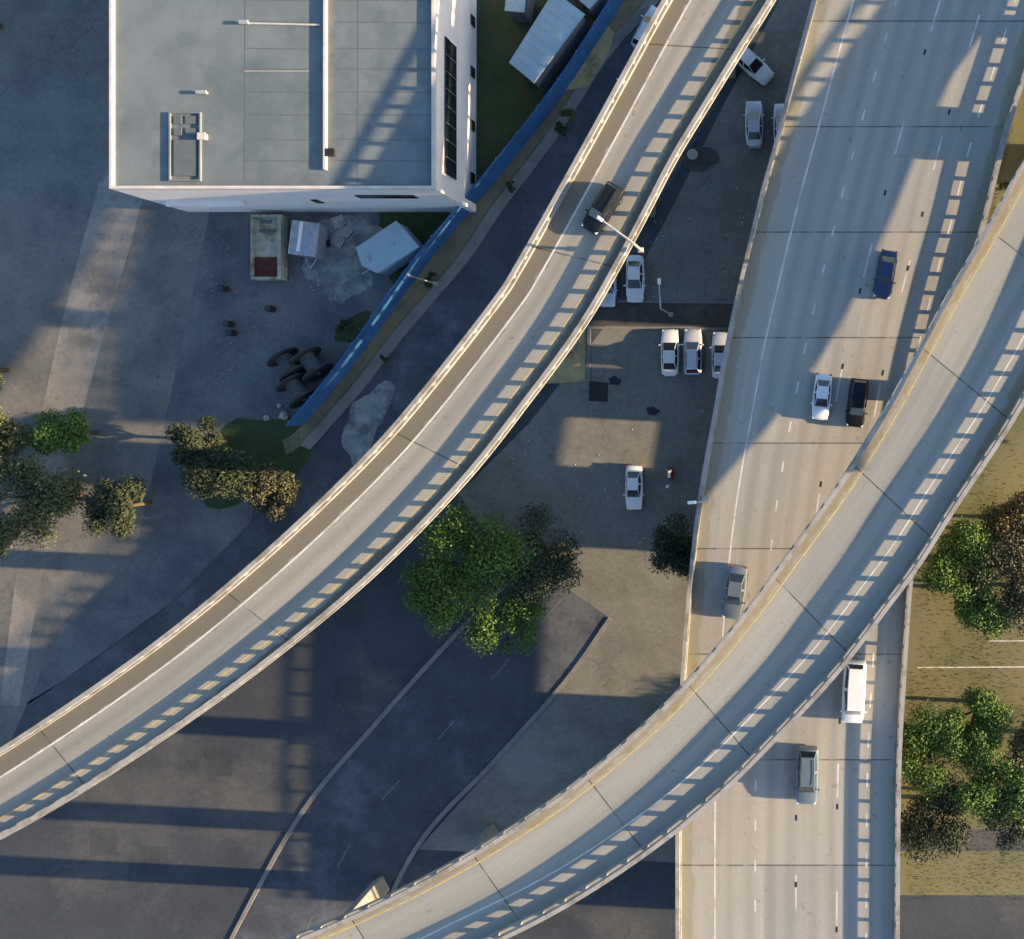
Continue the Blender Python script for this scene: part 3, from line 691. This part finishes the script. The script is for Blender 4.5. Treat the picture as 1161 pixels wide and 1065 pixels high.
place('hatch', 'white', 707, 104, zl, 60, 'white car mostly hidden under the ramp, only its front corner showing', G1, name='parked_car')
place('suv', 'teal', 683, 236, Z1, -122, 'dark suv driving down the narrow curved ramp under the lamp', G2, scale=.88, name='driving_car')
place('sedan', 'blue', 1004, 311, ZH, -100, 'dark blue car alone in the third lane of the highway', G2, name='driving_car', scale=.9)
place('sedan', 'white', 932, 450, ZH, -96, 'white sedan driving beside the black suv on the highway', G2, name='driving_car', scale=.86)
place('suv', 'black', 972, 457, ZH, -97, 'black suv on the highway with its shadow over the white sedan', G2, scale=.86, name='driving_car')
place('sedan', 'grey', 833, 672, ZH, -98, 'grey sedan in the left lane at the lower end of the highway', G2, name='driving_car')
place('van', 'white', 968, 785, ZH, -93, 'white van on the highway just right of the crossing ramp', G2, name='driving_van', cat='van')
place('suv', 'grey', 915, 880, ZH, -92, 'grey suv on the highway below the crossing ramp', G2, name='driving_car')

# ------------------------------------------------------------------ yard objects
def shed(pxs, z, label, h=None):
    P = [U(a, b, z) for a, b in pxs]; c = sum(P, Vector())/len(P); r = empty('shed', (c.x, c.y, 0))
    Q = [(p.x-c.x, p.y-c.y) for p in P]; q = [(a*.95, b*.95) for a, b in Q]
    mb = MB(); mb.prism(q, 0.2, z-.15); mb.build('wall', M['shedwall'], r)
    mb = MB(); mb.prism(Q, z-.148, z); rr = mb.build('roof', M['shed'], r)
    a, b = Vector((*Q[0], 0)), Vector((*Q[1], 0)); d_, e = Vector((*Q[3], 0)), Vector((*Q[2], 0)); mb = MB()
    for k in range(1, 9):
        p1, p2 = a.lerp(d_, k/9), b.lerp(e, k/9); mb.tube((p1.x, p1.y, z+.005), (p2.x, p2.y, z+.005), .02, n=5)
    mb.build('roof_seam', M['shed'], rr)
    mb = MB(); p = a.lerp(b, .5); mb.box((p.x*.955, p.y*.955, 1.2), (.9, .12, 1.9), math.atan2(b.y-a.y, b.x-a.x)); mb.build('door', M['seam'], r)
    return tag(r, label, 'shed')
shed([(577, 71), (605, 94), (663, 16), (628, -10)], 3.4, 'long pale blue roofed shed on dark grass between warehouse and blue fence')
shed([(640, -14), (668, 10), (684, -8), (660, -30)], 3.0, 'small pale shed at the top edge beside the blue fence')
shed([(572, 12), (594, 14), (597, -12), (575, -14)], 2.6, 'small grey shed at the top edge close to the warehouse wall')
# cream container
p = U(304.5, 281, .8); r = empty('skip_container', (p.x, p.y, 0)); Wc, Lc = 2.9, 6.3
mb = MB(); mb.box((0, 0, .25), (Wc, Lc, .2)); mb.build('floor', M['cream'], r)
for s in (-1, 1):
    mb = MB(); mb.box((s*(Wc/2-.14 if s > 0 else Wc/2-.05), 0, .8), (.34 if s > 0 else .1, Lc, .9)); mb.build('side_wall', M['cream'], r)
    mb = MB(); mb.box((-.1, s*(Lc/2-.13), .79), (Wc-.45, .24, .88)); mb.build('end_wall', M['cream'], r)
mb = MB(); mb.box((-.12, .95, .6), (Wc-.46, 3.9, .5)); mb.build('deck_panel', M['cream'], r)
mb = MB(); mb.box((-.2, 2.5, .9), (1.1, .3, .12)); mb.box((-.1, 1.6, .9), (1.5, .3, .12)); mb.build('hatch', M['seam'], r, bevel=.03)
mb = MB(); mb.box((-.12, -1.98, .72), (Wc-.46, 2.1, .3)); mb.build('rust_load', M['rust'], r)
tag(r, 'cream steel skip container with a rust red load at its lower end', 'container')
# silver trailer
p = U(346, 271, 1.8); r = empty('cargo_trailer', (p.x, p.y, 0), R(-7)); 
mb = MB(); mb.box((0, 0, 1.25), (2.7, 3.3, 1.6)); mb.build('body', M['silver'], r, bevel=.08)
mb = MB()
for k in range(9): mb.tube((-1.2+.3*k, -1.6, 2.06), (-1.2+.3*k, 1.6, 2.06), .035, n=6)
mb.build('roof_rib', M['silver'], r)
mb = MB(); mb.box((-.35, .15, 2.1), (.3, 2.9, .1)); mb.build('roof_strip', M['whitep'], r)
mb = MB(); mb.box((1.1, -.1, 2.08), (.3, 3.0, .08)); mb.build('roof_strip', M['steel'], r)
mb = MB(); mb.tube((-.6, -1.6, .5), (0, -2.7, .5), .06); mb.tube((.6, -1.6, .5), (0, -2.7, .5), .06); mb.build('tongue', M['steel'], r)
for s in (-1, 1):
    mb = MB(); mb.tube((s*1.25, 0, .36), (s*1.45, 0, .36), .36, n=16); mb.build('wheel', M['dark'], r)
tag(r, 'ribbed silver cargo trailer with a pale stripe on its roof beside the cream container', 'trailer')
# camper
pts = [(449, 250), (475, 280), (427, 310), (410, 301), (403, 281)]
P = [U(a, b, 2.7) for a, b in pts]; c = sum(P, Vector())/5; r = empty('travel_trailer', (c.x, c.y, 0))
Q = [(p.x-c.x, p.y-c.y) for p in P]
mb = MB(); mb.prism([(a*.97, b*.97) for a, b in Q], .45, 2.6); mb.build('body', M['shed'], r, bevel=.12)
mb = MB(); mb.prism(Q, 2.601, 2.68); rr = mb.build('roof', M['shed'], r, bevel=.03)
d = (Vector((*Q[1], 0))-Vector((*Q[2], 0))).normalized(); ang = math.atan2(d.y, d.x)
for k, (f, sz) in enumerate(((-1.5, .4), (1.2, .35))):
    mb = MB(); q = d*f; mb.box((q.x, q.y, 2.74), (sz, sz, .1), ang, .85); mb.build('roof_vent', M['silver'], r)
for s in (-1, 1):
    nn = Vector((-d.y, d.x, 0)); q = nn*s*1.45
    mb = MB(); mb.tube(q*.9+Vector((0, 0, .36)), q*1.03+Vector((0, 0, .36)), .36, n=16); mb.build('wheel', M['dark'], r)
q = -d*2.7; mb = MB(); mb.tube(q+Vector((0, 0, .5)), q*1.35+Vector((0, 0, .5)), .07); mb.build('tongue', M['steel'], r)
tag(r, 'pale blue camper trailer parked at an angle between the dust stain and the blue fence', 'trailer')
# cable reels
def reel():
    r = empty('cable_reel')
    for s in (-1, 1):
        mb = MB(); mb.tube((s*1.0-.08, 0, 1.5), (s*1.0+.08, 0, 1.5), 1.5, n=28); f = mb.build('flange', M['wood'], r, bevel=.02)
        mb = MB(); mb.tube((s*1.0+s*.082, 0, 1.5), (s*1.0+s*.11, 0, 1.5), .18, n=12); mb.build('hub', M['steel'], f)
    mb = MB(); mb.tube((-.92, 0, 1.5), (.92, 0, 1.5), .75, n=24); mb.build('core', M['reelcore'], r, smooth=False)
    return r
rp = None
for px, py, l in ((324, 414, 'wooden cable reel farthest from the blue fence'), (350, 413, 'wooden cable reel at the upper right of its group, against the fence'), (334, 443, 'lowest of the wooden cable reels, against the foot of the blue fence')):
    o = rp = reel() if rp is None else copy_tree(rp)
    o.location = U(px, py, 2.0); o.location.z = 0; o.rotation_euler = (0, 0, R(-53)); tag(o, l, 'cable reel', 'cable reels beside the blue fence')
def rock(px, py, s, label):
    bm = bmesh.new(); bmesh.ops.create_icosphere(bm, subdivisions=2, radius=s)
    rd = random.Random(int(px)); 
    for v in bm.verts: v.co *= rd.uniform(.8, 1.15); v.co.z *= .65
    me = bpy.data.meshes.new('rock'); bm.to_mesh(me); bm.free(); me.materials.append(M['rock']); o = bpy.data.objects.new('rock', me); COL.objects.link(o)
    o.location = U(px, py, 0); o.location.z = s*.4; tag(o, label, 'rock')
rock(323, 471, .45, 'larger pale boulder below the cable reels'); rock(318, 460, .25, 'small pale boulder just left of the cable reels'); rock(303, 474, .3, 'flat pale stone at the edge of the dark grass below the yard')
def barrel(px, py, label):
    r = empty('barrel', U(px, py, 0)); mb = MB(); mb.tube((0, 0, 0), (0, 0, .88), .3, n=18); mb.build('drum', M['dark'], r)
    mb = MB(); 
    for z in (.3, .6, .88): mb.tube((0, 0, z-.02), (0, 0, z+.02), .32, n=18)
    mb.build('hoop', M['wood'], r); tag(r, label, 'barrel', 'barrels standing in the yard')
for a, b, l in ((310, 351, 'dark barrel alone in the middle of the yard'), (263, 368, 'upper of two dark barrels at the left of the yard'), (266, 378, 'lower of two dark barrels at the left of the yard'), (257, 328, 'small dark barrel left of the cream container')): barrel(a, b, l)
def pallet(px, py, rz, label, n=1):
    r = empty('pallet', U(px, py, 0), R(rz)); mb = MB()
    for i in range(6): mb.box((-.5+.2*i, 0, .13), (.14, 1.2, .03))
    mb.build('top_board', M['steel'], r); mb = MB()
    for i in (-1, 0, 1): mb.box((0, .55*i, .06), (1.15, .1, .1))
    mb.build('stringer', M['wood'], r); tag(r, label, 'pallet', 'pallets in the yard')
pallet(385, 252, 20, 'pallet against the warehouse wall above the dust stain'); pallet(392, 263, 50, 'pallet on the dust stain right of the silver trailer'); pallet(384, 273, 60, 'pallet nearest the silver trailer tongue')

# barricade in the lot
r = empty('barricade', U(760, 540, 0)); 
mb = MB(); mb.box((0, .25, .45), (.32, .9, .9), 0, .7); mb.build('panel', M['whitep'], r, bevel=.03)
mb = MB(); mb.box((-.19, .25, .45), (.06, .9, .5)); mb.box((.19, .25, .45), (.06, .9, .5)); mb.build('stripe', M['red'], r)
mb = MB(); mb.box((0, .25, .04), (.6, 1.1, .08)); mb.build('foot', M['dark'], r)
tag(r, 'small red and white barricade standing in the lower lot', 'barricade')
r = empty('bollard', U(758, 551, 0)); mb = MB(); mb.tube((0, 0, 0), (0, 0, .9), .16, .12, 12); mb.build('post', M['whitep'], r); mb = MB(); mb.tube((0, 0, .6), (0, 0, .75), .165, n=12); mb.build('band', M['steel'], r)
tag(r, 'short white bollard just below the red and white barricade', 'bollard')
r = empty('tub', U(786, 177, .15)); mb = MB(); mb.tube((0, 0, 0), (0, 0, .6), .35, .5, 18); mb.build('pot', M['coping'], r); mb = MB(); mb.tube((0, 0, .605), (0, 0, .64), .44, .3, n=18); mb.build('lid', M['rock'], r)
tag(r, 'pale round lidded tub on the dark island under the narrow ramp', 'tub')

# ------------------------------------------------------------------ trees
def tree(px, py, h, rad, leaf, label, n=2600, name='tree', group='trees around the roads', seed=0, cat='tree', ls=.34, squash=.7):
    rd = random.Random(seed*77+5); r = empty(name, U(px, py, 0)); 
    tk = MB(); th = h*.45; tk.tube((0, 0, 0), (0, 0, th), .09+h*.022, .05+h*.014, 10)
    lob = []
    for k in range(17 if rad > 2 else 6):
        a = rd.uniform(0, 6.28); q = math.sqrt(rd.random())*rad*.8; zc = h*.68+rd.uniform(-.2, .28)*h*.6*(1-q/rad*.5)
        rr = rad*rd.uniform(.18, .44); c = Vector((q*math.cos(a), q*math.sin(a), max(rr*.5, zc))); lob.append((c, rr))
        if rad > 1.2:
            mid = Vector((c.x*.35, c.y*.35, th+.25*(c.z-th))); tk.tube((0, 0, th*.85), mid, .05+h*.009, .05+h*.005, 6); tk.tube(mid, c, .05+h*.005, .03, 6)
    cr = MB(); tot = sum(q[1]**2 for q in lob)
    for c, rr in lob:
        for _ in range(int(3.3*n*rr*rr/tot)):
            v = Vector((rd.gauss(0, 1), rd.gauss(0, 1), rd.gauss(0, 1))).normalized()
            v = v*rr*(rd.random()**.4)*rd.uniform(.8, 1.3); v.z *= squash; p = c+v
            if p.z < .15: p.z = .15+rd.random()*.3
            nr = (v.normalized()*.6+Vector((rd.uniform(-1, 1), rd.uniform(-1, 1), rd.uniform(-.2, 1.2)))).normalized()
            a = nr.orthogonal().normalized(); b = nr.cross(a); th_ = rd.uniform(0, 6.28); a2 = a*math.cos(th_)+b*math.sin(th_); b2 = nr.cross(a2)
            s = ls*.62*rd.uniform(.45, 1.45)
            cr.add([p+a2*s*.6, p+b2*s*.3+nr*.03, p-a2*s*.6, p-b2*s*.33], [(0, 1, 2, 3)])
    tk.build('trunk', M['bark'], r); cr.build('crown', M[leaf], r)
    return tag(r, label, cat, group)
T = tree
T(560, 625, 8, 5.2, 'leaf_green', 'bright green round tree in the middle below the narrow ramp', 5200, seed=1)
T(520, 660, 7, 3.8, 'leaf_green', 'smaller green tree touching the lower left of the bright green one', 3000, seed=2)
T(630, 620, 7, 4.2, 'leaf_dark', 'dark tree just right of the bright green tree', 3400, seed=3)
T(590, 690, 6, 3.6, 'leaf_green', 'green tree below the bright green one, at its lower right', 2600, seed=4)
T(772, 610, 6, 3.2, 'leaf_dark', 'dark bush tree against the left barrier of the highway', 2600, seed=5)
T(1082, 632, 7.0, 4.3, 'leaf_green', 'green tree right of the crossing ramp, nearest its barrier', 4200, seed=6)
T(1110, 668, 6.5, 3.0, 'leaf_green', 'small green tree at the bottom of the right hand clump', 3200, seed=7)
T(1140, 640, 7.0, 4.6, 'leaf_brown', 'dark olive brown tree in the right hand clump', 4200, seed=8)
T(1148, 588, 6.0, 3.0, 'leaf_orange', 'orange brown leaved tree at the top of the right hand clump', 3000, seed=9)
T(1112, 600, 5.0, 2.9, 'leaf_olive', 'olive tree between the orange and the green tree on the right', 2200, seed=10)
T(1175, 665, 7.0, 4.0, 'leaf_brown', 'dull olive tree cut by the right edge of the photo', 2600, seed=11)
for k, (a, b, h, rr, lf, l) in enumerate(((1050, 830, 7, 4.2, 'leaf_green', 'green tree in the lower right clump, nearest the highway'), (1110, 850, 8, 4.6, 'leaf_green', 'largest green tree in the lower right clump'),
     (1060, 905, 7, 4.0, 'leaf_dark', 'dark tree at the bottom left of the lower right clump'), (1150, 900, 7, 4.2, 'leaf_dark', 'dark tree in the lower right corner clump near the edge'), (1165, 830, 7, 3.8, 'leaf_olive', 'olive tree at the right edge above the dark corner tree'),
     (1100, 795, 6, 3.2, 'leaf_green', 'small green tree at the top of the lower right clump'))):
    T(a, b, h, rr, lf, l, 3600, seed=20+k)
for k, (a, b, h, rr, lf, l) in enumerate(((45, 500, 7, 3.6, 'leaf_olive', 'olive tree on the left beside the pale path'), (95, 560, 7, 4.0, 'leaf_olive', 'olive tree right of the pale path in the lower left'), (110, 490, 6, 3.0, 'leaf_green', 'green tree above the olive one right of the pale path'),
     (40, 590, 7, 3.6, 'leaf_olive', 'lowest olive tree at the left edge'), (280, 540, 6, 3.4, 'leaf_dark', 'dark tree below the yard near the end of the blue fence'), (330, 560, 5, 2.8, 'leaf_brown', 'dull olive tree between the yard and the narrow ramp'), (255, 500, 5, 2.6, 'leaf_dark', 'small dark tree at the lower left of the yard'),
     (170, 570, 6, 2.8, 'leaf_dark', 'dark tree right of the olive trees on the left'), (0, 30, 9, 4.5, 'leaf_dark', 'dark tree in the top left corner'), (10, 420, 7, 3.2, 'leaf_olive', 'olive tree at the left edge beside the path'))):
    T(a, b, h, rr, lf, l, 3000, seed=40+k)
for k, (a, b, rr, lf, l) in enumerate(((650, 132, .9, 'leaf_olive', 'olive bush on the dirt verge'), (642, 150, .8, 'leaf_dark', 'dark bush just below the olive bush on the verge'), (494, 318, .8, 'leaf_dark', 'dark bush at the foot of the short lamp post'), (400, 372, 1.0, 'leaf_dark', 'dark bush on the grass patch inside the blue fence'), (585, 215, .6, 'leaf_dark', 'small bush on the verge beside the warehouse corner'), (441, 407, .4, 'leaf_dark', 'tiny bush on the kerb across from the cable reels'), (1136, 215, .8, 'leaf_olive', 'olive bush between the highway and the right hand ramp'))):
    T(a, b, 1.2+rr*.6, rr, lf, l, 500, 'bush', 'bushes on the verges', 60+k, 'bush', .2, .6)

T(1290, 474, 5, .9, 'leaf_olive', 'slim tree added out of view to cast a shade band, level with the lone highway suv', 900, seed=90)  # two unseen trees, put in for their shade bands on the dirt lot
T(1300, 512, 5, 1.0, 'leaf_olive', 'second slim tree added out of view to cast a shade band, nearer the orange tree', 900, seed=91)

# ------------------------------------------------------------------ loose ground cover
def inside(p, poly):
    c = False
    for i in range(len(poly)):
        a, b = poly[i], poly[i-1]
        if (a[1] > p[1]) != (b[1] > p[1]) and p[0] < (b[0]-a[0])*(p[1]-a[1])/(b[1]-a[1])+a[0]: c = not c
    return c
def tufts(name, polys, n, m, h, seed, z=0.0, flat=False):
    rd = random.Random(seed); mb = MB()
    for poly in polys:
        W_ = [U(a, b) for a, b in poly]; P = [(p.x, p.y) for p in W_]
        x0, x1 = min(p[0] for p in P), max(p[0] for p in P); y0, y1 = min(p[1] for p in P), max(p[1] for p in P)
        cl = [(rd.uniform(x0, x1), rd.uniform(y0, y1)) for _ in range(max(6, n//40))]
        for _ in range(n):
            c = rd.choice(cl); p = (c[0]+rd.gauss(0, 1.1), c[1]+rd.gauss(0, 1.1)) if rd.random() < .7 else (rd.uniform(x0, x1), rd.uniform(y0, y1))
            if not inside(p, P): continue
            a = rd.uniform(0, 6.28); s = rd.uniform(.3, 1.0)*h
            if flat: mb.box((p[0], p[1], z+s*.3), (s, s*rd.uniform(.5, 1), s*.6), a, .7)
            else:
                for k in range(3):
                    aa = a+k*2.1; dx, dy = math.cos(aa)*s*.5, math.sin(aa)*s*.5
                    mb.add([(p[0]-dy*.4, p[1]+dx*.4, z), (p[0]+dy*.4, p[1]-dx*.4, z), (p[0]+dx, p[1]+dy, z+s*.6)], [(0, 1, 2)])
    o = mb.build(name, m); o['kind'] = 'stuff'; return o
tufts('grass_tufts', [[(1030, 560), (1161, 430), (1161, 760), (1040, 760)], [(1030, 760), (1161, 760), (1161, 1020), (1030, 1020)], [(1120, 140), (1150, 140), (1110, 330), (1095, 330)]], 3200, M['leaf_olive'], .17, 3, .006)
tufts('grass_tufts', [[(552, 0), (690, 0), (596, 150), (548, 215)], [(440, 243), (508, 243), (470, 305), (440, 290)], [(240, 490), (345, 490), (330, 560), (240, 560)]], 2500, M['leaf_green'], .18, 4, .008)
tufts('weeds', [[(536, 236), (560, 222), (400, 460), (352, 500), (344, 482), (402, 412), (480, 304)], [(634, 113), (722, -22), (745, -22), (600, 200), (560, 240), (540, 232)]], 1500, M['leaf_olive'], .15, 5, .02)
tufts('gravel', [[(230, 245), (500, 245), (400, 400), (330, 470), (230, 480)], [(350, 262), (430, 262), (430, 340), (350, 340)]], 700, M['rock'], .13, 6, .008, True)
tufts('litter', [[(560, 480), (800, 440), (790, 620), (600, 620)], [(740, 180), (860, 180), (830, 340), (700, 340)]], 120, M['whitep'], .09, 7, .014, True)
